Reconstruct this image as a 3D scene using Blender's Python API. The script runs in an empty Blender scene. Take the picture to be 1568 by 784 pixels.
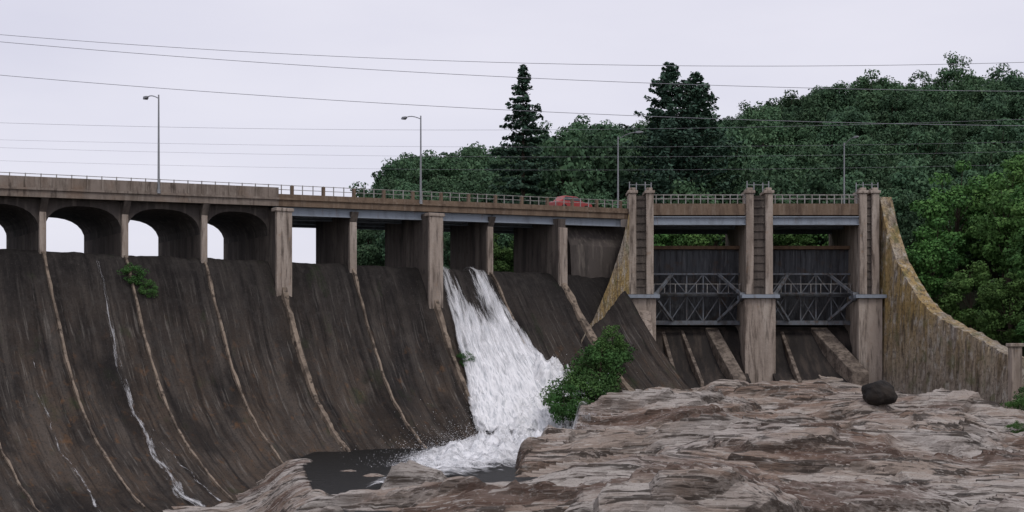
import bpy, bmesh, math, random
import numpy as np
from mathutils import Vector, noise, Matrix
random.seed(7); np.random.seed(7)
S=bpy.context.scene
S.view_settings.view_transform='Standard'; S.view_settings.look='None'; S.view_settings.exposure=0

# ---------------------------------------------------------------- helpers
def link(o,parent=None):
    S.collection.objects.link(o)
    if parent: o.parent=parent
    return o
def empty(name,loc=(0,0,0)):
    e=bpy.data.objects.new(name,None); e.location=loc; e.empty_display_size=.5
    return link(e)
def lerp(x,xs,ys): return float(np.interp(x,xs,ys))
def sst(a,b,x):
    f=min(1,max(0,(x-a)/(b-a))); return f*f*(3-2*f)
class MB:
    def __init__(s): s.v=[]; s.f=[]
    def box(s,a,b,c,m=None):
        n=len(s.v)
        for k in c:
            for j in b:
                for i in a:
                    s.v.append(m(i,j,k) if m else (i,j,k))
        for q in ((0,2,3,1),(4,5,7,6),(0,1,5,4),(2,6,7,3),(0,4,6,2),(1,3,7,5)):
            s.f.append(tuple(n+i for i in q))
    def prism(s,A,B):
        n=len(s.v);k=len(A); s.v+=list(A)+list(B)
        s.f.append(tuple(n+i for i in range(k))); s.f.append(tuple(n+k+i for i in reversed(range(k))))
        for i in range(k):
            j=(i+1)%k; s.f.append((n+i,n+k+i,n+k+j,n+j))
    def tube(s,p,q,r,r2=None,n=6):
        r2=r if r2 is None else r2
        p=Vector(p);q=Vector(q);d=(q-p)
        if d.length<1e-6:return
        d.normalize(); u=d.orthogonal().normalized(); w=d.cross(u)
        A=[tuple(p+(u*math.cos(2*math.pi*i/n)+w*math.sin(2*math.pi*i/n))*r) for i in range(n)]
        B=[tuple(q+(u*math.cos(2*math.pi*i/n)+w*math.sin(2*math.pi*i/n))*r2) for i in range(n)]
        s.prism(A,B)
    def beam(s,p,q,w,h):
        s_=s; p=Vector(p);q=Vector(q);d=(q-p).normalized()
        up=Vector((0,0,1)) if abs(d.z)<.95 else Vector((1,0,0))
        u=d.cross(up).normalized()*w/2; v=u.cross(d).normalized()*h/2
        s_.prism([tuple(p+a) for a in (u+v,u-v,-u-v,-u+v)],[tuple(q+a) for a in (u+v,u-v,-u-v,-u+v)])
    def obj(s,name,mat,parent=None,smooth=False,bevel=0,fix=True):
        me=bpy.data.meshes.new(name); me.from_pydata([tuple(v) for v in s.v],[],s.f)
        if fix:
            bm=bmesh.new(); bm.from_mesh(me); bmesh.ops.recalc_face_normals(bm,faces=bm.faces); bm.to_mesh(me); bm.free()
        me.materials.append(mat)
        if smooth: me.polygons.foreach_set('use_smooth',[True]*len(me.polygons))
        o=bpy.data.objects.new(name,me); link(o,parent)
        if bevel:
            b=o.modifiers.new('b','BEVEL'); b.width=bevel; b.segments=2; b.limit_method='ANGLE'
        return o
def grid(name,fn,nu,nv,mat,parent=None,uv=None,smooth=True):
    vs=[];uvs=[]
    for j in range(nv):
        for i in range(nu):
            vs.append(fn(i/(nu-1),j/(nv-1)))
            if uv: uvs.append(uv(i/(nu-1),j/(nv-1)))
    fs=[(j*nu+i,j*nu+i+1,(j+1)*nu+i+1,(j+1)*nu+i) for j in range(nv-1) for i in range(nu-1)]
    me=bpy.data.meshes.new(name); me.from_pydata(vs,[],fs); me.materials.append(mat)
    if uv:
        L=me.uv_layers.new(name='UVMap'); idx=np.zeros(len(me.loops),dtype=np.int32); me.loops.foreach_get('vertex_index',idx)
        L.data.foreach_set('uv',np.array(uvs,dtype=np.float32)[idx].ravel())
    if smooth: me.polygons.foreach_set('use_smooth',[True]*len(me.polygons))
    return link(bpy.data.objects.new(name,me),parent)

# ---------------------------------------------------------------- materials
def mat(name,base,layers=(),rough=.9,bump=.3,bscale=2.,coord='Object',bstretch=(1,1,1),steep=None,rand=0,spec=.2,bdist=.1,rot=0,metal=0,vgrad=None,axis='Y'):
    m=bpy.data.materials.new(name); m.use_nodes=True; N=m.node_tree.nodes; L=m.node_tree.links
    P=N['Principled BSDF']; P.inputs['Roughness'].default_value=rough; P.inputs['Specular IOR Level'].default_value=spec; P.inputs['Metallic'].default_value=metal
    tc=N.new('ShaderNodeTexCoord'); src=tc.outputs[coord]
    col=N.new('ShaderNodeRGB'); col.outputs[0].default_value=(*base,1); c=col.outputs[0]
    def nz(scl,st,det=8,ro=.6,off=0):
        mp=N.new('ShaderNodeMapping'); mp.inputs['Scale'].default_value=st; mp.inputs['Location'].default_value=(off,off*1.7,off*.3)
        mp.inputs['Rotation'].default_value=(0,0,rot)
        L.new(src,mp.inputs[0]); n=N.new('ShaderNodeTexNoise'); n.inputs['Scale'].default_value=scl; n.inputs['Detail'].default_value=det; n.inputs['Roughness'].default_value=ro
        L.new(mp.outputs[0],n.inputs['Vector']); return n.outputs['Fac']
    for k,(scl,st,lo,hi,cc,amt) in enumerate(layers):
        f=nz(scl,st,off=k*13.7)
        mr=N.new('ShaderNodeMapRange'); mr.inputs['From Min'].default_value=lo; mr.inputs['From Max'].default_value=hi; mr.inputs['To Max'].default_value=amt
        L.new(f,mr.inputs['Value']); fo_=mr.outputs[0]
        if vgrad and k in vgrad:
            a_,b_=vgrad[k]; sp=N.new('ShaderNodeSeparateXYZ'); L.new(src,sp.inputs[0]); m2=N.new('ShaderNodeMapRange'); m2.inputs['From Min'].default_value=a_; m2.inputs['From Max'].default_value=b_
            L.new(sp.outputs[axis],m2.inputs['Value']); mu=N.new('ShaderNodeMath'); mu.operation='MULTIPLY'; L.new(fo_,mu.inputs[0]); L.new(m2.outputs[0],mu.inputs[1]); fo_=mu.outputs[0]
        mx=N.new('ShaderNodeMix'); mx.data_type='RGBA'; L.new(fo_,mx.inputs['Factor']); L.new(c,mx.inputs['A']); mx.inputs['B'].default_value=(*cc,1); c=mx.outputs['Result']
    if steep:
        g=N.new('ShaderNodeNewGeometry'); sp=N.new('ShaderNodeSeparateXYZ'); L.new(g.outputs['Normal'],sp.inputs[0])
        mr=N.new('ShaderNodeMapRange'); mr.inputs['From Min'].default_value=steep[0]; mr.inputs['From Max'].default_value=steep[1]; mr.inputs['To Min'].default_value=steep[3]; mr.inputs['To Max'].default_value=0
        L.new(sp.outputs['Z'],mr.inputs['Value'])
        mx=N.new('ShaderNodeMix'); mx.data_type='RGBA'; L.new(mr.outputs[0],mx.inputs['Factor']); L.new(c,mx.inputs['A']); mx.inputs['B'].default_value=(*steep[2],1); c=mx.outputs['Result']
    if rand:
        oi=N.new('ShaderNodeObjectInfo'); mr=N.new('ShaderNodeMapRange'); mr.inputs['To Min'].default_value=1-rand; mr.inputs['To Max'].default_value=1+rand
        L.new(oi.outputs['Random'],mr.inputs['Value']); hs=N.new('ShaderNodeHueSaturation'); L.new(mr.outputs[0],hs.inputs['Value'])
        mr2=N.new('ShaderNodeMapRange'); mr2.inputs['To Min'].default_value=.485; mr2.inputs['To Max'].default_value=.515
        ml=N.new('ShaderNodeMath'); ml.operation='FRACT'; mm=N.new('ShaderNodeMath'); mm.operation='MULTIPLY'; mm.inputs[1].default_value=7.3
        L.new(oi.outputs['Random'],mm.inputs[0]); L.new(mm.outputs[0],ml.inputs[0]); L.new(ml.outputs[0],mr2.inputs['Value']); L.new(mr2.outputs[0],hs.inputs['Hue'])
        L.new(c,hs.inputs['Color']); c=hs.outputs[0]
    L.new(c,P.inputs['Base Color'])
    if bump:
        b=N.new('ShaderNodeBump'); b.inputs['Strength'].default_value=bump; b.inputs['Distance'].default_value=bdist
        L.new(nz(bscale,bstretch,10,.65,5),b.inputs['Height']); L.new(b.outputs[0],P.inputs['Normal'])
    return m
VS=(1,1,.12)
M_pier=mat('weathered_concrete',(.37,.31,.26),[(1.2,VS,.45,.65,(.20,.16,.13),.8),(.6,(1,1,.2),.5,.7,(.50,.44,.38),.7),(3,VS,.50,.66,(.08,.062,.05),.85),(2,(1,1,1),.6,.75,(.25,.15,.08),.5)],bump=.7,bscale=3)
M_pdark=mat('dark_streaked_concrete',(.12,.10,.087),[(1.2,VS,.42,.65,(.05,.042,.037),.9),(.7,VS,.5,.7,(.24,.205,.17),.75),(3,(1,1,.3),.55,.75,(.03,.026,.024),.8)],bump=.6,bscale=3)  # darker base for pier bodies and recesses, with streaks
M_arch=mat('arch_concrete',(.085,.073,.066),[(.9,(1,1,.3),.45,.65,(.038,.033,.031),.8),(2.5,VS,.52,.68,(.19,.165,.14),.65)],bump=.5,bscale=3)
M_sill=mat('wet_sill_concrete',(.030,.026,.024),[(1.6,(1,.15,.15),.46,.62,(.075,.06,.05),.7),(.8,(1,.4,.4),.5,.65,(.016,.014,.013),.8)],bump=.6,bscale=3,rough=.8)
M_srib=mat('sill_rib_concrete',(.23,.19,.155),[(1.2,(1,1,1),.42,.6,(.09,.072,.06),.9),(3,(1,1,1),.5,.66,(.05,.04,.034),.8)],bump=.7,bscale=3)
M_par=mat('parapet_concrete',(.235,.195,.165),[(1.5,(1,1,.3),.45,.65,(.13,.105,.085),.8),(4,VS,.52,.7,(.32,.28,.24),.7),(.5,(1,1,1),.5,.7,(.18,.12,.08),.6),(2.5,(1,1,.2),.56,.68,(.07,.055,.045),.8)],bump=.5,bscale=4)
M_rust=mat('rusty_fascia',(.18,.13,.092),[(1.5,(1,1,.3),.45,.65,(.09,.062,.045),.8),(4,VS,.52,.7,(.25,.20,.155),.7)],bump=.5,bscale=4)
M_asph=mat('asphalt',(.05,.05,.052),[(2,(1,1,1),.4,.7,(.08,.08,.08),.6)],bump=.2)
M_girder=mat('painted_steel',(.27,.305,.35),[(1.5,(1,1,.3),.5,.7,(.15,.16,.175),.7),(4,VS,.6,.75,(.2,.12,.08),.7)],rough=.6,bump=.1)
M_rail=mat('galvanised_rail',(.32,.31,.295),[(2,(1,1,1),.45,.65,(.16,.14,.12),.8)],rough=.7,bump=0)
M_lamp=mat('lamp_metal',(.25,.26,.27),[(2,(1,1,1),.5,.7,(.33,.33,.34),.6)],rough=.5,bump=0,metal=.3)
M_gate=mat('gate_skin',(.085,.09,.098),[(2.5,(1,1,.06),.42,.62,(.04,.04,.044),.9),(5,(1,1,.05),.55,.7,(.17,.17,.175),.8),(.8,(1,1,1),.55,.7,(.09,.062,.045),.7)],rough=.7,bump=.4,bscale=4,bstretch=VS)
M_truss=mat('gate_steel',(.15,.165,.185),[(2,(1,1,.4),.45,.62,(.07,.066,.062),.85),(4,(1,1,1),.56,.68,(.15,.085,.05),.75)],rough=.6,bump=.1)
M_brown=mat('rusty_beam',(.17,.11,.07),[(3,(1,1,.5),.45,.65,(.08,.05,.04),.8)],bump=.2)
M_wing=mat('lichen_concrete',(.40,.345,.28),[(.9,(1,1,.25),.42,.60,(.22,.175,.135),.85),(.32,(1,1,.6),.38,.52,(.42,.29,.10),.8),(3,(1,1,.15),.50,.64,(.10,.08,.062),.85),(1.5,(1,1,.5),.52,.66,(.55,.51,.45),.75),(5,(1,1,.6),.52,.66,(.08,.065,.05),.7),(.8,(1,1,.8),.54,.64,(.11,.125,.045),.5)],vgrad={1:(-2,6)},axis='Z',bump=1.0,bscale=2.5,bdist=.35)
M_spill=mat('spillway_concrete',(.024,.0215,.0205),[(.30,(1,.6,1),.42,.60,(.040,.035,.032),.8),(.30,(1,.35,1),.38,.60,(.088,.066,.050),.85),(1.0,(1,.08,1),.48,.64,(.095,.082,.071),.6),(2.2,(1,.04,1),.50,.64,(.011,.010,.010),.7),(5,(1,.05,1),.57,.67,(.19,.175,.155),.5),(1.6,(1,.7,1),.50,.66,(.052,.047,.043),.6),(1.3,(1,.6,1),.58,.70,(.14,.076,.038),.6),(.5,(1,.5,1),.60,.72,(.03,.045,.018),.5),(.22,(1,.5,1),.50,.62,(.011,.010,.010),.6),(8,(1,.6,1),.52,.68,(.010,.009,.009),.5),(9,(1,.8,1),.60,.70,(.13,.115,.10),.4)],vgrad={1:(5,19),6:(8,18),2:(1,11),4:(2,12)},coord='UV',rough=.9,bump=.9,bscale=2.2,bstretch=(1,.6,1),spec=.1)
M_rib=mat('rib_concrete',(.24,.19,.145),[(.5,(1,1,1),.44,.62,(.07,.055,.044),.9),(2.5,(1,1,.4),.5,.7,(.34,.28,.22),.6),(1.7,(1,1,1),.54,.64,(.045,.036,.030),.85)],bump=.5)
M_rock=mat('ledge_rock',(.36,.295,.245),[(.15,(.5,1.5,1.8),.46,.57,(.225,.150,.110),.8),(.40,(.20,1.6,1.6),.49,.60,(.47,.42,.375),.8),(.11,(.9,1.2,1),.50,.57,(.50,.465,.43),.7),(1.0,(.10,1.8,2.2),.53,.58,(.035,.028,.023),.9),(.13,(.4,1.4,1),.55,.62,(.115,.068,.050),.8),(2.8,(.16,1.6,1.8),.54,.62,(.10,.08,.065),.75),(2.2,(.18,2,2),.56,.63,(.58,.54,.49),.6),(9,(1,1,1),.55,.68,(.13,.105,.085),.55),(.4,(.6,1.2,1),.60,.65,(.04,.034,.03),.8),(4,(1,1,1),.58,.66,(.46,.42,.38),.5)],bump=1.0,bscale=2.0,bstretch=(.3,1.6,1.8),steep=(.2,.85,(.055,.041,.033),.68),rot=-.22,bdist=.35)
M_dkrock=mat('wet_rock',(.022,.02,.019),[(.6,(1,1,1),.45,.65,(.05,.04,.032),.7)],bump=.9,bscale=2)
M_soil=mat('forest_floor',(.035,.05,.022),[(.5,(1,1,1),.4,.6,(.06,.05,.035),.7)],bump=.8)
M_ground=mat('riverbed_ground',(.05,.045,.035),[(.05,(1,1,1),.4,.6,(.04,.06,.03),.8)],bump=.5,bscale=.5)
M_bark=mat('bark',(.08,.06,.045),[(2,(1,1,.2),.4,.65,(.03,.025,.02),.8)],bump=.8)
def leafm(name,a,b,c): return mat(name,a,[(.28,(1,1,1),.42,.62,b,.9),(1.2,(1,1,1),.5,.7,c,.7)],rough=.75,bump=0,rand=.3,spec=.15)
M_leaf=leafm('leaves',(.066,.128,.064),(.042,.088,.048),(.112,.178,.088))  # distant foliage lightened: haze put into the leaf colour
M_leafb=leafm('bright_leaves',(.075,.165,.042),(.042,.102,.030),(.135,.24,.070))
M_leafs=leafm('shrub_leaves',(.062,.140,.038),(.036,.086,.026),(.11,.20,.060))
M_needle=leafm('needles',(.052,.10,.064),(.034,.068,.047),(.08,.13,.078))
M_red=mat('red_paint',(.32,.03,.025),[(1,(1,1,1),.5,.7,(.25,.03,.03),.5)],rough=.3,bump=0,spec=.5)
M_glass=mat('car_glass',(.03,.035,.04),rough=.1,bump=0,spec=.6)
M_tyre=mat('tyre',(.02,.02,.02),bump=0)
M_wire=mat('wire',(.30,.30,.33),bump=0)
M_water=mat('reservoir',(.03,.04,.04),rough=.08,bump=.2,bscale=.6,spec=.5)
M_pool=mat('pool_water',(.014,.014,.013),rough=.45,bump=1.0,bscale=1.5,spec=.12,bdist=.3)
def foam_mat(name,su,sv,lo,hi):
    m=bpy.data.materials.new(name); m.use_nodes=True; N=m.node_tree.nodes; L=m.node_tree.links
    P=N['Principled BSDF']; P.inputs['Roughness'].default_value=.95; P.inputs['Specular IOR Level'].default_value=.05
    uv=N.new('ShaderNodeTexCoord'); at=N.new('ShaderNodeAttribute'); at.attribute_name='dens'
    def nz(a,b,s,off):
        mp=N.new('ShaderNodeMapping'); mp.inputs['Scale'].default_value=(a,b,1); mp.inputs['Location'].default_value=(off,off,0)
        L.new(uv.outputs['UV'],mp.inputs[0]); n=N.new('ShaderNodeTexNoise'); n.inputs['Scale'].default_value=s; n.inputs['Detail'].default_value=8; n.inputs['Roughness'].default_value=.7
        n.inputs['Distortion'].default_value=.4
        L.new(mp.outputs[0],n.inputs['Vector']); return n.outputs['Fac']
    n1=nz(su,sv,1,0); n2=nz(su*2.6,sv*1.8,1,7)
    ad=N.new('ShaderNodeMath'); ad.operation='ADD'; L.new(n1,ad.inputs[0]); L.new(at.outputs['Fac'],ad.inputs[1])
    mr=N.new('ShaderNodeMapRange'); mr.inputs['From Min'].default_value=lo; mr.inputs['From Max'].default_value=hi; L.new(ad.outputs[0],mr.inputs['Value'])
    L.new(mr.outputs[0],P.inputs['Alpha'])
    cr=N.new('ShaderNodeValToRGB'); L.new(n2,cr.inputs[0]); cr.color_ramp.elements[0].position=.36; cr.color_ramp.elements[0].color=(.50,.52,.54,1); cr.color_ramp.elements[1].position=.54; cr.color_ramp.elements[1].color=(.88,.88,.89,1)
    L.new(cr.outputs[0],P.inputs['Base Color'])
    b=N.new('ShaderNodeBump'); b.inputs['Strength'].default_value=.4; b.inputs['Distance'].default_value=.15; L.new(n2,b.inputs['Height']); L.new(b.outputs[0],P.inputs['Normal'])
    return m
M_fall=foam_mat('falling_water',2.4,.34,.93,1.22)
M_foam=foam_mat('foam',.8,.8,.95,1.3)
M_drop=mat('spray',(.85,.86,.88),bump=0)

# ---------------------------------------------------------------- dam frame
AX=(.8356,.5494); NX=(.5494,-.8356)
def W(t,s,z): return (-40+AX[0]*t+NX[0]*s,110+AX[1]*t+NX[1]*s,z)
PS=[-2.6,-2.6,-1.6,-.6,0,.6,1.2,2.5,4,6,8,10,14,18,22,27]
PZ=[-6,8.2,8.9,9.2,9.2,8.9,8.3,6.4,4.2,1.5,-.8,-2.8,-5.4,-7.2,-8.7,-9.9]
cum=[0]
for i in range(1,len(PS)): cum.append(cum[-1]+math.hypot(PS[i]-PS[i-1],PZ[i]-PZ[i-1]))
def kf(t): return lerp(t,[0,6,16,24,38,42,46,54],[1.05,1.02,.92,.82,.80,.98,1.22,1.32])
def surf(t,p,off=0):
    s=p*kf(t) if p>0 else p
    z=lerp(p,PS[2:],PZ[2:])
    return W(t,s+off*.6,z+off*.8)
def zsurf_s(t,s): return lerp(s/kf(t) if s>0 else s,PS[2:],PZ[2:])
def railz(t): return 15.0+.028*t
T0,T1=-32,60
piers=[(-24,.5,.5),(-17.2,.5,.5),(-10.4,.5,.5),(-3.6,.5,.5),(3.1,.5,.6),(9.7,.5,.6),(16.4,.5,.8),(23.0,1.25,2.3),(30.3,.65,.9),(37.9,1.25,2.6),(44.9,.6,.8),(52.6,.9,2.0)]
PT=[-32]+[p[0] for p in piers]+[60]
dam=empty('concrete_dam')
def fsp(u,v):
    t=T0+(T1-T0)*u; c=cum[-1]*v
    p=0;z=0
    for w,d in ((.25,-.7),(.5,0),(.25,.7)):
        cc=min(max(c+d,0),cum[-1]); p+=w*lerp(cc,cum,PS); z+=w*lerp(cc,cum,PZ)
    s=p*kf(t) if p>0 else p
    n=.16*noise.noise(Vector((t*.5,c*.4,3)))+.09*noise.noise(Vector((t*2,c*1.2,6)))
    for a,b in zip(PT,PT[1:]):
        if a<=t<b: n-=.6*math.sin(math.pi*(t-a)/(b-a))*sst(1,7,p)
    return W(t,s+n*.7,z+n*.7)
grid('spillway_face',fsp,520,120,M_spill,dam,uv=lambda u,v:(T0+(T1-T0)*u,cum[-1]*v-14))
pm=MB(); pd=MB(); rb=MB()
for (t,w,sf) in piers:
    big=w>1
    zt=railz(t)-1.9 if t<22 else railz(t)-2.1
    back=-10 if t<25 else -6.2
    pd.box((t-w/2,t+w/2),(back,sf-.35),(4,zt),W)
    ww=w/2+(.1 if big else .02)
    pm.box((t-ww,t+ww),(sf-.35,sf),(zsurf_s(t,sf)-.8,zt if big else zt-.9),W)
    if big: pm.box((t-ww-.12,t+ww+.12),(sf-.9,sf+.12),(zt-.3,zt-.003),W)
    else:
        pd.prism([W(t-ww,sf-.4,zt-1.6),W(t+ww,sf-.4,zt-1.6),W(t+ww,1.3,zt),W(t-ww,1.3,zt)],[W(t-ww,sf-1.2,zt-1.6),W(t+ww,sf-1.2,zt-1.6),W(t+ww,sf-1.2,zt),W(t-ww,sf-1.2,zt)])
    rw=.15 if w<1 else .30
    if t>50: rw=.5
    n=40
    def q(p,dt,off):
        c=lerp(p,PS[2:],cum[2:]); x=0;z=0
        for w_,d in ((.25,-.7),(.5,0),(.25,.7)):
            x+=w_*lerp(c+d,cum,PS); z+=w_*lerp(c+d,cum,PZ)
        jt=.12*noise.noise(Vector((p*.8,t,0)))
        return W(t+dt+jt,x*kf(t)+off*.7,z+off*.7)
    h=.22 if w<1 else .36
    for i in range(n):
        s0=max(sf-.3,.3)/kf(t)
        p0=s0+(24-s0)*i/n; p1=s0+(24-s0)*(i+1)/n
        tap=(1-.5*i/n)*(1+.6*noise.noise(Vector((i*.7,t,4)))); tap1=(1-.5*(i+1)/n)*(1+.6*noise.noise(Vector(((i+1)*.7,t,4))))
        rb.prism([q(p0,-rw*tap,-.3),q(p0,rw*tap,-.3),q(p0,rw*tap*.7,h*tap),q(p0,-rw*tap*.7,h*tap)],[q(p1,-rw*tap1,-.3),q(p1,rw*tap1,-.3),q(p1,rw*tap1*.7,h*tap1),q(p1,-rw*tap1*.7,h*tap1)])
pm.obj('pier_noses',M_pier,dam,bevel=.05); pd.obj('piers',M_pdark,dam); rb.obj('face_ribs',M_rib,dam)
ar=MB()
ts=[p[0] for p in piers if p[0]<=23]
for i in range(len(ts)-1):
    a=ts[i]+.25; b=ts[i+1]-(.25 if ts[i+1]<22 else .62)
    top=railz((a+b)/2)-1.75; N_=14
    pts=[(a,top),(b,top)]
    for k in range(N_+1):
        x=math.cos(math.pi*k/N_); zz=(1-abs(x)**2.6)**(1/2.2)
        pts.append(((a+b)/2+(b-a)/2*x, top-2.55+1.95*zz))
    ar.prism([W(x,-9.8,z) for x,z in pts],[W(x,.35,z) for x,z in pts])
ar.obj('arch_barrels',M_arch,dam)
dk=MB(); fa=MB(); fr=MB(); rl=MB(); gd=MB(); rp=MB()
n=46
for i in range(n):
    a=T0+(T1+1.5-T0)*i/n; b=T0+(T1+1.5-T0)*(i+1)/n
    za=railz(a);zb=railz(b)
    def hex8(mb,s0,s1,l,h):
        mb.prism([W(a,s0,za+l),W(a,s1,za+l),W(a,s1,za+h),W(a,s0,za+h)],[W(b,s0,zb+l),W(b,s1,zb+l),W(b,s1,zb+h),W(b,s0,zb+h)])
    hex8(dk,-10.3,1.0,-1.75,-1.05)
    tgt=fa if a<22 else fr
    hex8(tgt,1.003,1.35,-1.85,-.25 if a<22 else -.8)
    hex8(tgt,-10.65,-10.303,-1.85,-.25 if a<22 else -.8)
    hex8(tgt,.95,1.5,-1.3,-1.12)
    for z in ((-.02,) if a<22 else (-.02,-.4)):
        for s in (1.18,-10.48):
            rl.beam(W(a,s,za+z),W(b,s,zb+z),.05,.05)
t=T0
while t<T1+1:
    for s in (1.18,-10.48):
        rp.box((t-.035,t+.035),(s-.035,s+.035),(railz(t)-1.0,railz(t)+.03),W)
    if t<22 : fa.box((t-.09,t+.09),(1.353,1.42),(railz(t)-1.1,railz(t)-.27),W)
    elif int(t)%3==0: fr.box((t-.12,t+.12),(1.03,1.32),(railz(t)-.82,railz(t)-.05),W)
    t+=1.2 if t<22 else 1.0
for s in (.7,-3,-6.5,-9.7):
    for (ta,tb) in ((22.5,37.9),(37.9,45),(45,60.5)):
        for zl,zh,hw in ((-2.55,-1.86,.15),(-2.61,-2.553,.3)):
            gd.prism([W(ta+.1,s-hw,railz(ta)+zl),W(ta+.1,s+hw,railz(ta)+zl),W(ta+.1,s+hw,railz(ta)+zh),W(ta+.1,s-hw,railz(ta)+zh)],[W(tb,s-hw,railz(tb)+zl),W(tb,s+hw,railz(tb)+zl),W(tb,s+hw,railz(tb)+zh),W(tb,s-hw,railz(tb)+zh)])
dk.obj('road_deck',M_asph,dam); fa.obj('parapet',M_par,dam); fr.obj('deck_fascia',M_rust,dam); rl.obj('railing_bars',M_rail,dam); rp.obj('railing_posts',M_rail,dam); gd.obj('steel_girders',M_girder,dam)
ab=MB()
ab.prism([W(54.5,-6,-4),W(54.5,1.6,-4),W(54.5,.4,12),W(54.5,-1,14.3),W(54.5,-6,14.3)],[W(62.5,-9.5,-4),W(62.5,1.6,-4),W(62.5,.4,12),W(62.5,-1,14.3),W(62.5,-9.5,14.3)])
ab.obj('abutment_block',M_arch,dam)

# ---------------------------------------------------------------- gate structure
gs=empty('sluice_gate_structure')
gp=MB(); gr=MB(); gl=MB(); gw=MB()
GP=[(13.05,2.5,-4),(25.0,2.7,-4.5),(36.1,2.0,-4)]
for (x,w,zb) in GP:
    h=w/2
    gp.box((x-h,x-h+.75),(142,144.4),(7.2,17.4)); gp.box((x+h-.75,x+h),(142,144.4),(7.2,17.4))
    gr.box((x-h+.753,x+h-.753),(142.35,144.4),(7.2,17.2))
    z=8.0
    while z<17:
        gr.box((x-h+.756,x+h-.756),(142.22,142.347),(z,z+.12)); z+=.8
    gp.box((x-h,x+h),(144.403,156),(-5,15.9))
    gp.box((x-h-.12,x-h+.9),(141.85,144.6),(17.403,17.7)); gp.box((x+h-.9,x+h+.12),(141.85,144.6),(17.403,17.7))
    gp.box((x-h+.1,x-h+.7),(142.1,144.2),(17.703,18.0)); gp.box((x+h-.7,x+h-.1),(142.1,144.2),(17.703,18.0))
    gl.box((x-h-.55,x+h+.55),(141.2,144.3),(6.8,7.15))
    gw.box((x-h-.2,x+h+.2),(141.6,144.4),(zb,6.795))
x=13.05
gw.prism([(x-1.45,141.597,5.6),(x-1.45,141.597,-5),(x-1.45,134.5,-5),(x-1.45,134.5,-1.2),(x-1.45,135.2,-1.0)],[(x+.9,141.597,5.6),(x+.9,141.597,-5),(x+.9,134.5,-5),(x+.9,134.5,-1.2),(x+.9,135.2,-1.0)])
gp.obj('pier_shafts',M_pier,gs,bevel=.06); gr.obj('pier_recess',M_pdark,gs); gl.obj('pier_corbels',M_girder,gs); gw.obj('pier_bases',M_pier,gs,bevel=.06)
bays=[(14.3,23.65),(26.35,35.1)]
gt=MB(); tr=MB(); bb=MB(); gg=MB(); rr=MB(); fs=MB(); sill=MB(); ribs=MB(); slab=MB()
for (x0,x1) in bays:
    w=x1-x0
    c=lambda z:148.2-1.6*math.sin((z-4.3)/7.8*math.pi*.5)
    for k in range(10):
        z0=4.3+(12.1-4.3)*k/10; z1=4.3+(12.1-4.3)*(k+1)/10
        gt.prism([(x0+.02,c(z0),z0),(x1-.02,c(z0),z0),(x1-.02,c(z0)+.2,z0),(x0+.02,c(z0)+.2,z0)],[(x0+.02,c(z1),z1),(x1-.02,c(z1),z1),(x1-.02,c(z1)+.2,z1),(x0+.02,c(z1)+.2,z1)])
    bb.box((x0+.02,x1-.02),(146.0,147.4),(12.103,12.45))
    for k in range(1,16):
        xx=x0+w*k/16
        gt.beam((xx,c(9.6)-.02,9.6),(xx,c(12)-.1,12.0),.10,.18)
        gt.beam((xx,c(4.5)-.02,4.5),(xx,c(9.5)-.05,9.5),.08,.12)
    yt=145.9
    for z,th in ((9.5,.18),(7.3,.30),(4.45,.45)):
        tr.beam((x0+.05,yt,z),(x1-.05,yt,z),.3,th)
    m=5
    for k in range(m):
        a=x0+.4+(w-.8)*k/m; b=x0+.4+(w-.8)*(k+1)/m
        tr.beam((a,yt-.1,4.6),(b,yt-.1,7.2),.08,.10)
        if k in(0,2,4): tr.beam((a,yt+.1,7.2),(b,yt+.1,4.6),.08,.10)
        if k%2==0: tr.beam((a,yt,7.4),(b,yt,9.5),.08,.10)
        else: tr.beam((a,yt,9.5),(b,yt,7.4),.08,.10)
        if k<m-1: tr.beam((b,yt,4.5),(b,yt,9.5),.10,.12)
    for (xs,dx) in ((x0,1),(x1,-1)):
        for zz in (9.5,4.7):
            tr.beam((xs+dx*.15,142.6,7.0),(xs+dx*2.3,145.8,zz),.25,.26)
        tr.tube((xs,142.6,7.0),(xs+dx*.6,142.6,7.0),.45,n=10)
    tr.box((x0+.05,x1-.05),(144.6,145.6),(7.42,7.5))
    for k in range(9):
        xx=x0+.3+(w-.6)*k/8; rr.box((xx-.03,xx+.03),(144.6,144.66),(7.5,8.4))
    rr.beam((x0+.05,144.63,8.4),(x1-.05,144.63,8.4),.05,.05)
    fs.box((x0,x1),(142.3,142.7),(15.25,16.4))
    slab.box((x0,x1),(142.703,155),(15.25,15.9))
    fs.box((x0,x1),(155.003,155.4),(15.25,16.4))
    gg.box((x0,x1),(142.45,142.75),(14.35,15.0)); gg.box((x0,x1),(142.2,143.0),(15.003,15.1)); gg.box((x0,x1),(142.2,143.0),(14.24,14.347))
    gg.box((x0,x1),(149,149.3),(14.45,15.1)); gg.box((x0,x1),(154.3,154.6),(14.45,15.1))
    for z in (17.3,16.9):
        rr.beam((x0,142.5,z),(x1,142.5,z),.09,.09); rr.beam((x0,155.2,z),(x1,155.2,z),.07,.07)
    xx=x0+.3
    while xx<x1:
        rr.box((xx-.045,xx+.045),(142.45,142.55),(16.403,17.3)); rr.box((xx-.045,xx+.045),(155.15,155.25),(16.403,17.3)); xx+=.75
    prof=[(150,3.9),(148.5,4.1),(147,3.6),(144.5,1.2),(142,-.6),(138.5,-2.2),(138.5,-6),(150,-6)]
    sill.prism([(x0-.1,y,z) for y,z in prof],[(x1+.1,y,z) for y,z in prof])
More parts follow.
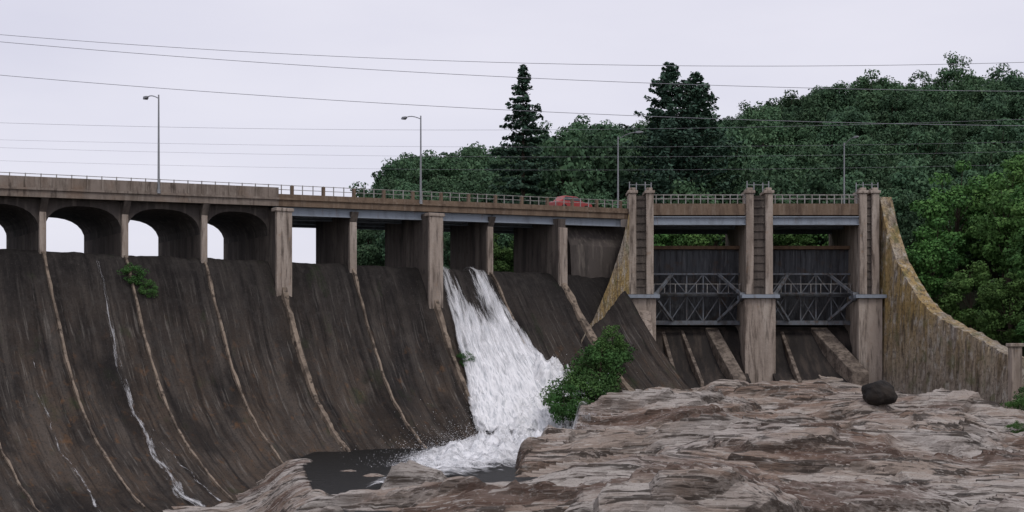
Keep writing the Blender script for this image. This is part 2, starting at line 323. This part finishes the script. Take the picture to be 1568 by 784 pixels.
for (xa,xb,ya,yb,za,zb,wd) in ((20.2,21.8,147,138.6,4.0,-1.2,1.3),(17.6,18.6,147,138.6,3.7,-1.6,.35),(15.6,16.1,147,139,3.6,-1.5,.4),(31.2,33.6,147,139,4.0,-.6,1.7),(28.0,28.3,147,139,3.6,-1.5,.4)):
    ribs.prism([(xa,ya,za),(xa+wd,ya,za),(xa+wd,ya,-4),(xa,ya,-4)],[(xb,yb,zb),(xb+wd,yb,zb),(xb+wd,yb,-4),(xb,yb,-4)])
gt.obj('gate_skins',M_gate,gs); tr.obj('gate_trusses',M_truss,gs); bb.obj('gate_top_beams',M_brown,gs); fs.obj('gate_deck_fascia',M_rust,gs); slab.obj('gate_deck_slab',M_asph,gs)
gg.obj('gate_girders',M_girder,gs); rr.obj('gate_railings',M_rail,gs); sill.obj('gate_sills',M_sill,gs); ribs.obj('sill_ribs',M_srib,gs,bevel=.08)
hp=MB()
for (x,w,_) in GP:
    for dx in (-1.1,-.4,.5,1.1):
        hp.box((x+dx-.05,x+dx+.05),(143,143.1),(17.4,18.6+.3*abs(dx)*random.random()))
    hp.beam((x-1.1,143.05,18.4),(x+1.1,143.05,18.4),.05,.05)
hp.obj('pier_top_posts',M_lamp,gs)

def wallsheet(name,top,bot,thick,m,dirx,parent=None):
    mb=MB(); n=len(top); o=Vector(dirx)*thick
    for i in range(n-1):
        A=[top[i],top[i+1],bot[i+1],bot[i]]
        mb.prism([tuple(Vector(p)) for p in A],[tuple(Vector(p)+o) for p in A])
    return mb.obj(name,m,parent)
tops=[];bots=[]
aa=[0,.07,.146,.25,.34,.434,.56,.69,.85,1.0]
zz=[17.2,13.5,10.6,8.2,6.4,5.1,4.0,3.1,1.9,.7]
for a in np.linspace(0,1,40):
    z=lerp(a,aa,zz)+.25*noise.noise(Vector((a*30,0,0))); X=37.4+5.2*a; Y=143.2-23*a
    tops.append((X,Y,z)); bots.append((X-.3,Y-.3,-7))
rw=wallsheet('training_wall',tops,bots,1.3,M_wing,(1,.2,0))
mb=MB()
for i in range(1,14):
    a=i/14; z=lerp(a,aa,zz); X=37.4+5.2*a; Y=143.2-23*a
    mb.prism([(X-.46,Y-.25,-5),(X-.46,Y+.1,-5),(X-.16,Y+.1,z-.2),(X-.16,Y-.25,z-.2)],[(X-.02,Y-.25,-5),(X-.02,Y+.1,-5),(X+.2,Y+.1,z-.2),(X+.2,Y-.25,z-.2)])
mb.obj('wall_form_ribs',M_wing,rw)
mb=MB(); mb.box((42.2,43.1),(118.8,119.7),(-6,1.6)); mb.box((42.05,43.25),(118.65,119.85),(1.603,1.9)); mb.obj('wall_end_pillar',M_pier,rw,bevel=.05)
mb=MB(); mb.box((37.0,38.8),(143.3,156),(-5,16.9)); mb.obj('abutment',M_pier,rw,bevel=.05)
tops=[];bots=[]
for a in np.linspace(0,1,18):
    X=12.1-5.6*a; Y=142.5-10*a; z=lerp(a,[0,.2,.45,.75,1],[16.4,12.2,8.3,4.6,2.4]); tops.append((X,Y,z)); bots.append((X,Y,-5))
wallsheet('retaining_wall',tops,bots,1.2,M_wing,(.3,1,0))

# ---------------------------------------------------------------- rock ledge
EY=[30,40,55,62,67,79,92,108,122,138,160]; EX=[-13,-12.5,-11.5,-11,-9.8,-3.4,1.0,3.2,7.0,11.0,12.5]
def fr_(x): return x-math.floor(x)
WL=-6.75
def xr(Y): return -15.5+(103-Y)*6/34
def bedz(X,Y):
    t=(X+40)*AX[0]+(Y-110)*AX[1]
    b=lerp(t,[0,10,25,40,46,52,58],[-9.9,-9.5,-8.6,-8.2,-6.8,-3.6,-2.6])
    g=math.exp(-((X-xr(Y))/2.8)**2)*sst(58,66,Y)*(1-sst(103,109,Y))
    return b+(WL-.15-b)*g
def amp(u,c,s,lo,hi):
    return lo+(hi-lo)*min(1,max(0,noise.noise(Vector((u/s,math.floor(c)*3.71,1.3)))*1.3+.5))
def strat(x,y):
    a=math.radians(13); u=x*math.cos(a)+y*math.sin(a); v=-x*math.sin(a)+y*math.cos(a)
    w1=noise.noise(Vector((u/24,v/16,.3)))*1.4; w2=noise.noise(Vector((u/9,v/4.5,5.3))); w3=noise.noise(Vector((u/3.2,v/1.6,9.3)))
    c1=v/8.0+w1+.11*w2+.035*w3; c2=v/2.6+w1*2+w2*.5+.10*w3; c3=v/.9+w2*1.2+w3*.3
    z=1.4*fr_(c1)*amp(u,c1,15,.2,1.3)
    z+=.60*fr_(c2)*amp(u,c2,7,.05,1.35)
    z+=.18*fr_(c3)*amp(u,c3,3,.0,1.5)
    q=noise.noise(Vector((u/14,v/7,2)))*3.5+.18*w3
    z+=.5*(math.floor(q)+sst(0,.13,fr_(q)))
    q2=noise.noise(Vector((u/5,v/3,7)))*2.5+.25*w3
    z+=.16*(math.floor(q2)+sst(0,.15,fr_(q2)))
    z+=.20*w2+.10*w3+.05*noise.noise(Vector((u*.9,v*1.6,1)))+.035*noise.noise(Vector((u*2.2,v*3,1)))
    return z-.65
def rockz(X,Y):
    xe=lerp(Y,EY,EX)
    base=-6.9+.052*(Y-60)+.05*(min(X,30)-20)*sst(80,140,Y)-.10*max(0,X-31)*sst(100,125,Y)
    base-=1.4*(1-sst(0,13,X-xe))*(1-sst(118,130,Y))*sst(60,72,Y)
    base-=.6*(1-sst(60,72,Y))
    wob=noise.noise(Vector((X/5,Y/6,0)))*1.8+noise.noise(Vector((X/1.7,Y/2,4)))*.9
    m=sst(-1.0,1.2,X-xe+wob)
    return base,m
def gz(X,Y):
    b,m=rockz(X,Y); d=strat(X,Y)
    damp=1-.6*sst(126,138,Y)
    zr=b+d*damp
    zb=bedz(X,Y)+.2*d+.2*noise.noise(Vector((X,Y,0)))
    return zb*(1-m)+zr*m
X0,X1,Y0,Y1=-34,64,38,150
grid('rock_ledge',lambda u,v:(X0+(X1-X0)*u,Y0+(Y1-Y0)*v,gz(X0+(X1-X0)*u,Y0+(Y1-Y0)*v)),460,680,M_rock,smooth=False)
mb=MB()
ys=list(np.linspace(60,128,12)); nn=len(ys)
for y in ys: mb.v+= [(xr(y) if y<104 else -15.5,y,WL),(12,y,WL)]
for i in range(nn-1): mb.f.append((2*i,2*i+1,2*i+3,2*i+2))
mb.obj('river_pool',M_pool,fix=False)
def boulder(name,c,r,m,seed):
    bm=bmesh.new(); bmesh.ops.create_icosphere(bm,subdivisions=4,radius=1)
    for v in bm.verts:
        n=v.co.copy(); d=1+.28*noise.noise(n*1.3+Vector((seed,0,0)))+.1*noise.noise(n*3+Vector((seed,3,0)))
        v.co=Vector((n.x*r[0]*d,n.y*r[1]*d,n.z*r[2]*d))
    me=bpy.data.meshes.new(name); bm.to_mesh(me); bm.free(); me.materials.append(m)
    o=bpy.data.objects.new(name,me); o.location=c; link(o)
# the dark boulder rests on a ledge crest that stands clear of the ledges in front of it
best=None; run=-9
for y in np.arange(60,126,.3):
    x=.2609*y; e=gz(x,y)/y
    if e>run:
        run=e
        if y>95 and (best is None or abs(e+.027)<abs(best[2]+.027)): best=(x,y,e)
print('boulder',best)
if best is None: best=(29.4,112.7,gz(29.4,112.7)/112.7)
boulder('boulder',(best[0],best[1],best[2]*best[1]+.65),(1.25,1.1,.95),M_dkrock,3)
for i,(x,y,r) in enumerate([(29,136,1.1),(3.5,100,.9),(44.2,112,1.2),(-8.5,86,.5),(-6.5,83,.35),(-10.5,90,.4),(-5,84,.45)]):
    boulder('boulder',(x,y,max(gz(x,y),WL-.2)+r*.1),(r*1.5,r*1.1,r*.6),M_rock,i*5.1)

mb=MB(); mb.v=[(-2500,-500,-12),(2500,-500,-12),(2500,3000,-12),(-2500,3000,-12)]; mb.f=[(0,1,2,3)]; mb.obj('ground',M_ground,fix=False)
mb=MB(); a=W(-900,-2.4,8.45); b=W(59,-2.4,8.45); c=(12,152,8.45); d=(60,152,8.45)
mb.v=[a,b,c,d,(900,1500,8.45),(-1500,1500,8.45)]; mb.f=[(0,1,2,3,4,5)]; mb.obj('reservoir_water',M_water,fix=False)
def hill(X,Y):
    A=lerp(X,[-48,-38,-29,-17,-5,11,44,60,80,102,220],[-6,4,13,20,21,25,29,33,36,36,42])
    h=8.2+A*sst(172,290,Y) if A>0 else 8.2+A
    if X<0: h-=3*(1-sst(-.16*Y,-.09*Y,X))
    back=h-6*(1-sst(158,168,Y))
    if Y<160:
        if X<38.9: return -14
        e=lerp(Y,[100,120,143,160],[46,43.5,38.5,38.5])
        z=-4.5+(13+.05*max(0,X-60))*sst(e,e+17,X)
        z=z+(9.5-z)*sst(138,158,Y)*sst(38,44,X)
        return z+.5*noise.noise(Vector((X/4,Y/4,0)))
    return back+1.2*noise.noise(Vector((X/15,Y/15,0)))
grid('hillside',lambda u,v:(-60+320*u,100+340*v,hill(-60+320*u,100+340*v)),200,220,M_soil)

# ---------------------------------------------------------------- trees
def quads_mesh(name,C,Nn,size,mat_,extra=None,mat2=None,aspect=.7):
    n=len(C)
    r=np.random.normal(size=(n,3)); U=np.cross(Nn,r); U/=np.linalg.norm(U,axis=1)[:,None]+1e-9
    V=np.cross(Nn,U); V/=np.linalg.norm(V,axis=1)[:,None]+1e-9
    U=U*size[:,None]*.5; V=V*size[:,None]*.5*aspect
    vs=np.empty((n,4,3)); vs[:,0]=C-U; vs[:,1]=C-V; vs[:,2]=C+U; vs[:,3]=C+V
    verts=vs.reshape(-1,3).tolist(); faces=np.arange(n*4).reshape(-1,4).tolist()
    nf=len(faces)
    if extra:
        o=len(verts); verts+= [tuple(v) for v in extra.v]; faces+=[tuple(i+o for i in f) for f in extra.f]
    me=bpy.data.meshes.new(name); me.from_pydata(verts,[],faces); me.materials.append(mat_); me.materials.append(mat2 or M_bark)
    mi=np.zeros(len(faces),dtype=np.int32); mi[nf:]=1; me.polygons.foreach_set('material_index',mi)
    return me
def decid(name,seed,H,R,mat_,clumps=75,per=85,leaf=.5,base=.25,cr=1.15):
    rs=np.random.RandomState(seed)
    cz=H*(base+1)/2; rz=H*(1-base)/2
    ex=MB(); ex.tube((0,0,-1.5),(0,0,H*.45),H*.022,H*.014,8); ex.tube((0,0,H*.45),(0.2,0.1,H*.85),H*.014,H*.004,6)
    C=[];Nn=[]
    lob=[(rs.normal(size=3),rs.uniform(.1,.35)) for _ in range(6)]
    for i in range(clumps):
        d=rs.normal(size=3); d/=np.linalg.norm(d); d[2]=d[2]*.9+.1
        f=rs.uniform(.35,1.0)**.6
        k=1
        for l,a in lob:
            l=l/np.linalg.norm(l); k+=a*max(0,np.dot(d,l))**4-.03
        taper=1-.25*max(0,d[2])
        c=np.array([d[0]*R*f*k*taper,d[1]*R*f*k*taper,cz+d[2]*rz*f*k])
        if i%6==0: ex.tube((0,0,H*rs.uniform(.25,.55)),tuple(c),H*.007,H*.002,5)
        r_=cr*rs.uniform(.6,1.25)*H/14
        m=int(per*rs.uniform(.6,1.3))
        q=rs.normal(size=(m,3)); q/=np.linalg.norm(q,axis=1)[:,None]; rad=rs.uniform(.3,1,size=(m,1))**.5
        P=c+q*rad*r_*np.array([1.15,1.15,.7])
        C.append(P); nn=q+rs.normal(size=(m,3))*.55+np.array([0,0,.35]); Nn.append(nn)
    C=np.vstack(C);Nn=np.vstack(Nn);Nn/=np.linalg.norm(Nn,axis=1)[:,None]
    sz=rs.uniform(.6,1.3,size=len(C))*leaf
    return quads_mesh(name,C,Nn,sz,mat_,ex)
def conifer(name,seed,H,R,mat_,whorl=.55,droop=.15,leaf=.42,gap=.25,sharp=.85):
    rs=np.random.RandomState(seed); ex=MB(); ex.tube((0,0,-2),(0,0,H*.97),H*.016,.03,8)
    C=[];Nn=[]
    z=H*.12
    while z<H*.985:
        f=(1-z/H); Lr=R*min(1,(f**sharp)*1.25)
        nb=rs.randint(5,8)
        a0=rs.uniform(0,6.28)
        vis=rs.uniform(.72,1.12)
        for b in range(nb):
            if rs.rand()<gap*.6: continue
            a=a0+b*6.283/nb+rs.uniform(-.3,.3); Lb=max(.25,Lr*vis*rs.uniform(.6,1.12))
            dx,dy=math.cos(a),math.sin(a); zt=z-droop*Lb+.25*Lb*rs.uniform(0,.6)
            ex.tube((0,0,z),(dx*Lb*.95,dy*Lb*.95,zt),.05,.015,4)
            m=int(26*Lb)+10
            s=rs.uniform(.12,1.03,size=m)
            wd=.28*Lb*(1.1-s)*1.0+.18
            lat=rs.normal(size=m)*wd*.7; up=rs.normal(size=m)*.13+(-.1)
            X=dx*Lb*s-dy*lat; Y=dy*Lb*s+dx*lat; Z=z+(zt-z)*s**1.3+up
            C.append(np.stack([X,Y,Z],1)); nn=rs.normal(size=(m,3))*.5+np.array([dx*.3,dy*.3,.9]); Nn.append(nn)
        z+=whorl*rs.uniform(.7,1.3)*(.6+.6*f)
    C=np.vstack(C);Nn=np.vstack(Nn);Nn/=np.linalg.norm(Nn,axis=1)[:,None]
    return quads_mesh(name,C,Nn,rs.uniform(.6,1.3,size=len(C))*leaf,mat_,ex)
dm=[decid('tree_mesh_%d'%i,20+i,14,R,M_leaf,clumps=c,base=b,per=100,leaf=.44,cr=1.2) for i,(R,c,b) in enumerate([(4.6,75,.2),(5.2,85,.22),(4.0,65,.15),(5.0,80,.3),(3.4,60,.1)])]
db=[decid('bright_tree_mesh_%d'%i,40+i,12,R,M_leafb,clumps=85,per=130,leaf=.34,base=.08) for i,R in enumerate([4.2,4.8,3.6])]
fo=empty('distant_trees')
def place(me,name,x,y,z,sc,parent=None,sz=None):
    o=bpy.data.objects.new(name,me); o.location=(x,y,z); o.rotation_euler=(0,0,random.uniform(0,6.28)); o.scale=(sc,sc,(sz or sc)); link(o,parent); return o
Y=166.
while Y<330:
    step=5.2+ (Y-166)*.012
    X=-.135*Y+random.uniform(0,3)
    while X<.46*Y:
        x=X+random.uniform(-1.8,1.8); y=Y+random.uniform(-2,2)
        X+=step*random.uniform(.75,1.25)
        h=hill(x,y)
        if x/y<-.13: continue
        edge=sst(-.137,-.076,x/y)      # the wood thins and lowers toward its left end
        hh=random.uniform(.8,1.22)*(.5+.5*edge)
        if Y<180 and x<18: hh*=.8
        place(random.choice(dm),'tree_crown',x,y,h-.5,hh*.95,fo,hh)
    Y+=6.5
p1=conifer('pine_mesh_a',3,31,6.3,M_needle,whorl=.95,droop=.05,leaf=.5,gap=.35,sharp=.8)
place(p1,'pine_tree',1.35,172,6.6,1)
p2=conifer('pine_mesh_b',5,29,7.4,M_needle,whorl=.8,droop=-.2,leaf=.5,gap=.3,sharp=.52)
place(p2,'pine_tree',19.4,172,8.2,1); place(p2,'pine_tree',22.9,175,7.6,1.0)
for (x,y,s) in [(7.3,178,1.55),(11.6,179,1.58),(14.5,182,1.35),(-3.5,182,1.15),(28,182,1.6)]:
    place(random.choice(dm),'deciduous_tree',x,y,hill(x,y)-1,s*.85,None,s)
for (x,y,s) in [(44,148,.95),(48,152,1.15),(52.5,150,1.1),(57,154,1.3),(46,141,.85),(50.5,143,1.05),(55.5,144,1.1),(47.5,134,.75),(51,135,.95),(55,137,1.1),(48,127,.6),(50.5,126,.8),(54,129,1.0),(59,148,1.2),(41.5,152,.9),(52,120,.7),
                (15,163,.85),(19,165,.8),(23.5,163,.9),(28,164,.85),(32,163,.8),(36,165,.9),(2,163,.75),(-3,160,.7)]:
    place(random.choice(db),'deciduous_tree',x,y,(hill(x,y) if y<160 and x>39 else 7.6)-.4,s)
sh=[decid('shrub_mesh_%d'%i,60+i,4,1.9,M_leafs,clumps=45,per=90,leaf=.2,base=-.1,cr=2.3) for i in range(2)]
for (x,y,s,dz) in [(5.0,120.5,1.1,.2),(6.9,122.5,1.15,.2),(7.9,126,1.25,1.0),(4.3,118.5,.8,.0),(7.2,120.5,.85,.0),(7.0,127.5,1.1,1.8),(9.2,131,1.1,2.2),(9.2,129,.8,3.6),(6.0,118.5,.6,-.2),(9.3,124,.7,.1)]:
    place(random.choice(sh),'shrub',x,y,max(gz(x,y),-4.6)+dz-.3,s)
def onface(t,p,s,dz=0):
    a=surf(t,p); place(random.choice(sh),'shrub',a[0],a[1],a[2]+dz,s)
onface(9.9,2.2,.55,-.6); onface(10.9,2.8,.4,-.6); onface(39.0,7,.42,-.6)
for (x,y,s) in [(7.0,104,.4),(8.3,106,.35),(6,103,.3),(40.2,110,.75),(41.5,112,.8),(36.5,97,.5),(43,108,.9),(35.2,98,.35),(-1,90,.2)]:
    place(random.choice(sh),'shrub',x,y,gz(x,y)-.3,s)

# ---------------------------------------------------------------- waterfall
def setdens(o,fn,nu,nv):
    a=o.data.attributes.new('dens','FLOAT','POINT')
    a.data.foreach_set('value',[fn(i/(nu-1),j/(nv-1)) for j in range(nv) for i in range(nu)])
wf=empty('waterfall')
def fw(layer):
    def f(u,v):
        p=-1.2+16.5*v
        tL=lerp(v,[0,.3,.55,.75,1],[38.7,38.7,38.2,37.2,36.0]); tR=lerp(v,[0,.15,.5,.75,1],[44.5,44.6,46.0,47.6,49.0])
        t=tL+(tR-tL)*u
        off=.12+.35*v+.15*layer+(.12+.5*v)*(noise.noise(Vector((t*1.3,v*9,layer*7)))*.6+.45*noise.noise(Vector((t*3.5,v*20,layer*3)))+.25*noise.noise(Vector((t*8,v*45,layer*3))))
        return surf(t,p,off)
    return f
for l in range(2):
    nu,nv=110,200
    o=grid('falling_sheet_%d'%l,fw(l),nu,nv,M_fall,wf,uv=lambda u,v:(u*(6.2+4*v),v*24))
    def dn(u,v,l=l):
        e=min(u,1-u)
        d=lerp(e,[0,.06,.2],[-.2,.36,.5])+lerp(v,[0,.08,.25,.5,1],[.0,.05,.12,.34,.6])-(.14 if l else 0)
        d-= .46*math.exp(-((u-.48)/.17)**2)*(1-sst(.08,.42,v))
        d-= .3*sst(.92,1,v)
        return d
    setdens(o,dn,nu,nv)
path=[(3.5,125,5.0),(1.0,116,6.8),(-1.4,107,7.0),(-3.2,97,5.8),(-4.8,88,3.8),(-6.4,80,2.2)]
yp=[p[1] for p in path][::-1]; xp=[p[0] for p in path][::-1]; rp_=[p[2] for p in path][::-1]
def fdist(x,y): return abs(x-lerp(y,yp,xp))/lerp(y,yp,rp_)
def fbase(x,y):
    t=(x+40)*AX[0]+(y-110)*AX[1]; s=(x+40)*NX[0]+(y-110)*NX[1]
    return max(gz(x,y),WL,zsurf_s(t,s)-.3 if s<28 else -20)
def ff(u,v):
    x=-14+26*u; y=76+52*v
    d=fdist(x,y); hgt=1-sst(.2,1.15,d)
    lump=abs(noise.noise(Vector((x*.6,y*.4,2))))+.5*abs(noise.noise(Vector((x*1.7,y*1.4,8))))+.35*abs(noise.noise(Vector((x*4,y*3.5,8))))
    return (x,y,fbase(x,y)-.08+hgt*(.3+1.5*lump*sst(88,112,y)+.3*lump))
nu,nv=170,320
o=grid('foam',ff,nu,nv,M_foam,wf,uv=lambda u,v:(u*26,v*52))
setdens(o,lambda u,v:(lambda x,y:lerp(fdist(x,y),[0,.5,1.0,1.35],[.78,.66,.38,-.3])-.12*(1-sst(80,102,y)))(-14+26*u,76+52*v),nu,nv)
mb=MB()
for i in range(11000):
    y=random.uniform(88,127)
    x=lerp(y,yp,xp)+random.gauss(0,.45)*lerp(y,yp,rp_); z=fbase(x,y)+.4+abs(random.gauss(0,1))*1.1*sst(84,115,y)
    s=random.uniform(.015,.04)
    c=Vector((x,y,z)); P=[c+Vector((random.uniform(-1,1),random.uniform(-1,1),random.uniform(-1,1)))*s for _ in range(4)]
    k=len(mb.v); mb.v+=[tuple(p) for p in P]; mb.f+=[(k,k+1,k+2),(k,k+2,k+3),(k,k+3,k+1),(k+1,k+3,k+2)]
mb.obj('spray',M_drop,wf,fix=False)
def trick(name,t0,t1,p0,p1,w,dd=0):
    nu,nv=7,160
    def f(u,v):
        p=p0+(p1-p0)*v; t=t0+(t1-t0)*v+.35*noise.noise(Vector((v*9,t0,0))); return surf(t+(u-.5)*w*(1+1.5*v),p,.12-.35*sst(1,7,p))
    o=grid(name,f,nu,nv,M_fall,wf,uv=lambda u,v:(u*w*3,v*40))
    setdens(o,lambda u,v:lerp(abs(u-.5),[0,.5],[.46,.2])+.08*v+dd,nu,nv)
trick('leak_trickle',7.2,6.9,1.2,25,.7,.01); trick('leak_trickle_thin',.6,.4,6,25,.3,-.03); trick('leak_trickle_side',7.8,9.4,12,25,.28,-.03); trick('leak_trickle_toe',21,20.6,19,26,.9)

# ---------------------------------------------------------------- street lamps
def lamp(base,arm,H=8.2):
    o=empty('street_lamp',base)
    mb=MB(); mb.tube((0,0,0),(0,0,.35),.17,.15,10); mb.tube((0,0,.35),(0,0,H-.1),.10,.06,10)
    a=Vector(arm); pts=[Vector((0,0,H-.4))+a*f+Vector((0,0,.55*math.sin(f*math.pi*.55))) for f in (0,.2,.4,.6,.8,1)]
    for p,q in zip(pts,pts[1:]): mb.tube(p,q,.045,.04,8)
    mb.obj('pole',M_lamp,o)
    hd=MB(); d=a.normalized(); e=pts[-1]; sd=Vector((-d.y,d.x,0))
    A=[e+sd*.12*i+Vector((0,0,.09*j)) for i,j in ((-1,-1),(1,-1),(1,1),(-1,1))]; B=[e+d*.45+sd*.2*i+Vector((0,0,.13*j-.03)) for i,j in ((-1,-1),(1,-1),(1,1),(-1,1))]; C_=[e+d*.8+sd*.1*i+Vector((0,0,.06*j-.03)) for i,j in ((-1,-1),(1,-1),(1,1),(-1,1))]
    hd.prism(A,B); hd.prism(B,C_); hd.obj('lamp_head',M_lamp,o,bevel=.03)
lamp(W(12.2,1.45,railz(12.2)-1.2),(-1.5,2.2,0)); lamp(W(36.9,1.45,railz(37)-1.2),(-1.5,2.2,0))
lamp((11.2,148.5,16.1),(1.8,-1.2,0)); lamp((35.9,152,16.0),(.6,-2,0))

# ---------------------------------------------------------------- car
tc=56.0; cpos=W(tc,-1.6,railz(tc)-1.05+.003)
car=empty('car',cpos); car.rotation_euler=(0,0,math.atan2(AX[1],AX[0]))
mb=MB(); prof=[(-2.1,.35),(2.05,.35),(2.15,.6),(2.05,.82),(1.1,.98),(-1.75,1.02),(-2.15,.9)]
mb.prism([(x,-.85,z) for x,z in prof],[(x,.85,z) for x,z in prof])
mb.prism([(-1.7,-.8,1.0),(1.05,-.8,.97),(.35,-.66,1.5),(-1.2,-.66,1.54)],[(-1.7,.8,1.0),(1.05,.8,.97),(.35,.66,1.5),(-1.2,.66,1.54)])
mb.obj('body',M_red,car,bevel=.06)
mb=MB()
for sgn in (-1,1):
    mb.prism([(-1.45,sgn*.775,1.06),(-.35,sgn*.775,1.06),(-.35,sgn*.69,1.42),(-1.15,sgn*.69,1.44)],[(-1.45,sgn*.80,1.06),(-.35,sgn*.80,1.06),(-.35,sgn*.715,1.42),(-1.15,sgn*.715,1.44)])
    mb.prism([(-.25,sgn*.775,1.06),(.85,sgn*.775,1.04),(.32,sgn*.69,1.42),(-.25,sgn*.69,1.42)],[(-.25,sgn*.80,1.06),(.85,sgn*.80,1.04),(.32,sgn*.715,1.42),(-.25,sgn*.715,1.42)])
mb.prism([(1.02,-.7,1.02),(1.02,.7,1.02),(.42,.6,1.44),(.42,-.6,1.44)],[(1.06,-.7,1.04),(1.06,.7,1.04),(.46,.6,1.46),(.46,-.6,1.46)])
mb.obj('windows',M_glass,car)
mb=MB()
for x in (-1.35,1.35):
    for y in (-.88,.68): mb.tube((x,y,.33),(x,y+.2,.33),.33,n=18)
mb.obj('wheels',M_tyre,car)

# ---------------------------------------------------------------- power lines
pl=empty('power_lines')
def cable(name,pts,Y,r):
    xs=[(a-784)/2154*Y for a,b in pts]; zs=[(560-b)/2154*Y for a,b in pts]
    co=np.polyfit(xs,zs,2); mb=MB(); X=np.linspace(-130,130,60)
    P=[(x,Y,float(np.polyval(co,x))) for x in X]
    for p,q in zip(P,P[1:]): mb.tube(p,q,r,n=5)
    mb.obj(name,M_wire,pl,smooth=True,fix=False)
cable('cable_a',[(0,53),(780,96),(1350,100)],157,.028)
cable('cable_b',[(0,64),(780,118),(1250,135)],158,.030)
cable('cable_c',[(0,115),(620,160),(1100,182)],159,.030)
cable('cable_d',[(0,188),(400,197),(760,199)],160,.016)
cable('cable_e',[(0,214),(400,222),(760,225)],160,.012)
cable('cable_f',[(0,226),(400,236),(760,240)],160,.012)
cable('cable_g',[(0,246),(400,256),(760,260)],160,.011)

# ---------------------------------------------------------------- light
w=bpy.data.worlds.new('World'); S.world=w; w.use_nodes=True; N=w.node_tree.nodes; L=w.node_tree.links
bg=N['Background']; bg.inputs['Strength'].default_value=.1
sk=N.new('ShaderNodeTexSky'); sk.sky_type='NISHITA'; sk.sun_disc=False; sk.sun_elevation=math.radians(52); sk.sun_rotation=math.radians(150)
mx=N.new('ShaderNodeMix'); mx.data_type='RGBA'; mx.inputs['Factor'].default_value=.9
tcw=N.new('ShaderNodeTexCoord'); mp=N.new('ShaderNodeMapping'); mp.inputs['Scale'].default_value=(1,1,3.5); nz=N.new('ShaderNodeTexNoise'); nz.inputs['Scale'].default_value=2.2; nz.inputs['Detail'].default_value=5
cr=N.new('ShaderNodeValToRGB'); cr.color_ramp.elements[0].position=.3; cr.color_ramp.elements[0].color=(.72,.71,.83,1); cr.color_ramp.elements[1].position=.7; cr.color_ramp.elements[1].color=(.87,.85,.94,1)
L.new(tcw.outputs['Generated'],mp.inputs[0]); L.new(mp.outputs[0],nz.inputs['Vector']); L.new(nz.outputs['Fac'],cr.inputs[0])
vm=N.new('ShaderNodeVectorMath'); vm.operation='SCALE'; vm.inputs['Scale'].default_value=10; L.new(cr.outputs[0],vm.inputs[0])
L.new(sk.outputs[0],mx.inputs['A']); L.new(vm.outputs[0],mx.inputs['B']); L.new(mx.outputs['Result'],bg.inputs['Color'])
sd=bpy.data.lights.new('sun','SUN'); sd.energy=.9; sd.angle=math.radians(20); sd.color=(1,.95,.87)
so=bpy.data.objects.new('sun',sd); link(so)
az=math.radians(150); el=math.radians(52)
dv=Vector((math.sin(az)*math.cos(el),math.cos(az)*math.cos(el),math.sin(el)))
so.rotation_euler=dv.to_track_quat('Z','Y').to_euler()
cd=bpy.data.cameras.new('camera'); cd.sensor_width=36; cd.lens=2154/1568*36; cd.shift_y=168/1568; cd.clip_start=.5; cd.clip_end=6000
co=bpy.data.objects.new('camera',cd); co.rotation_euler=(math.radians(90),0,0); link(co); S.camera=co
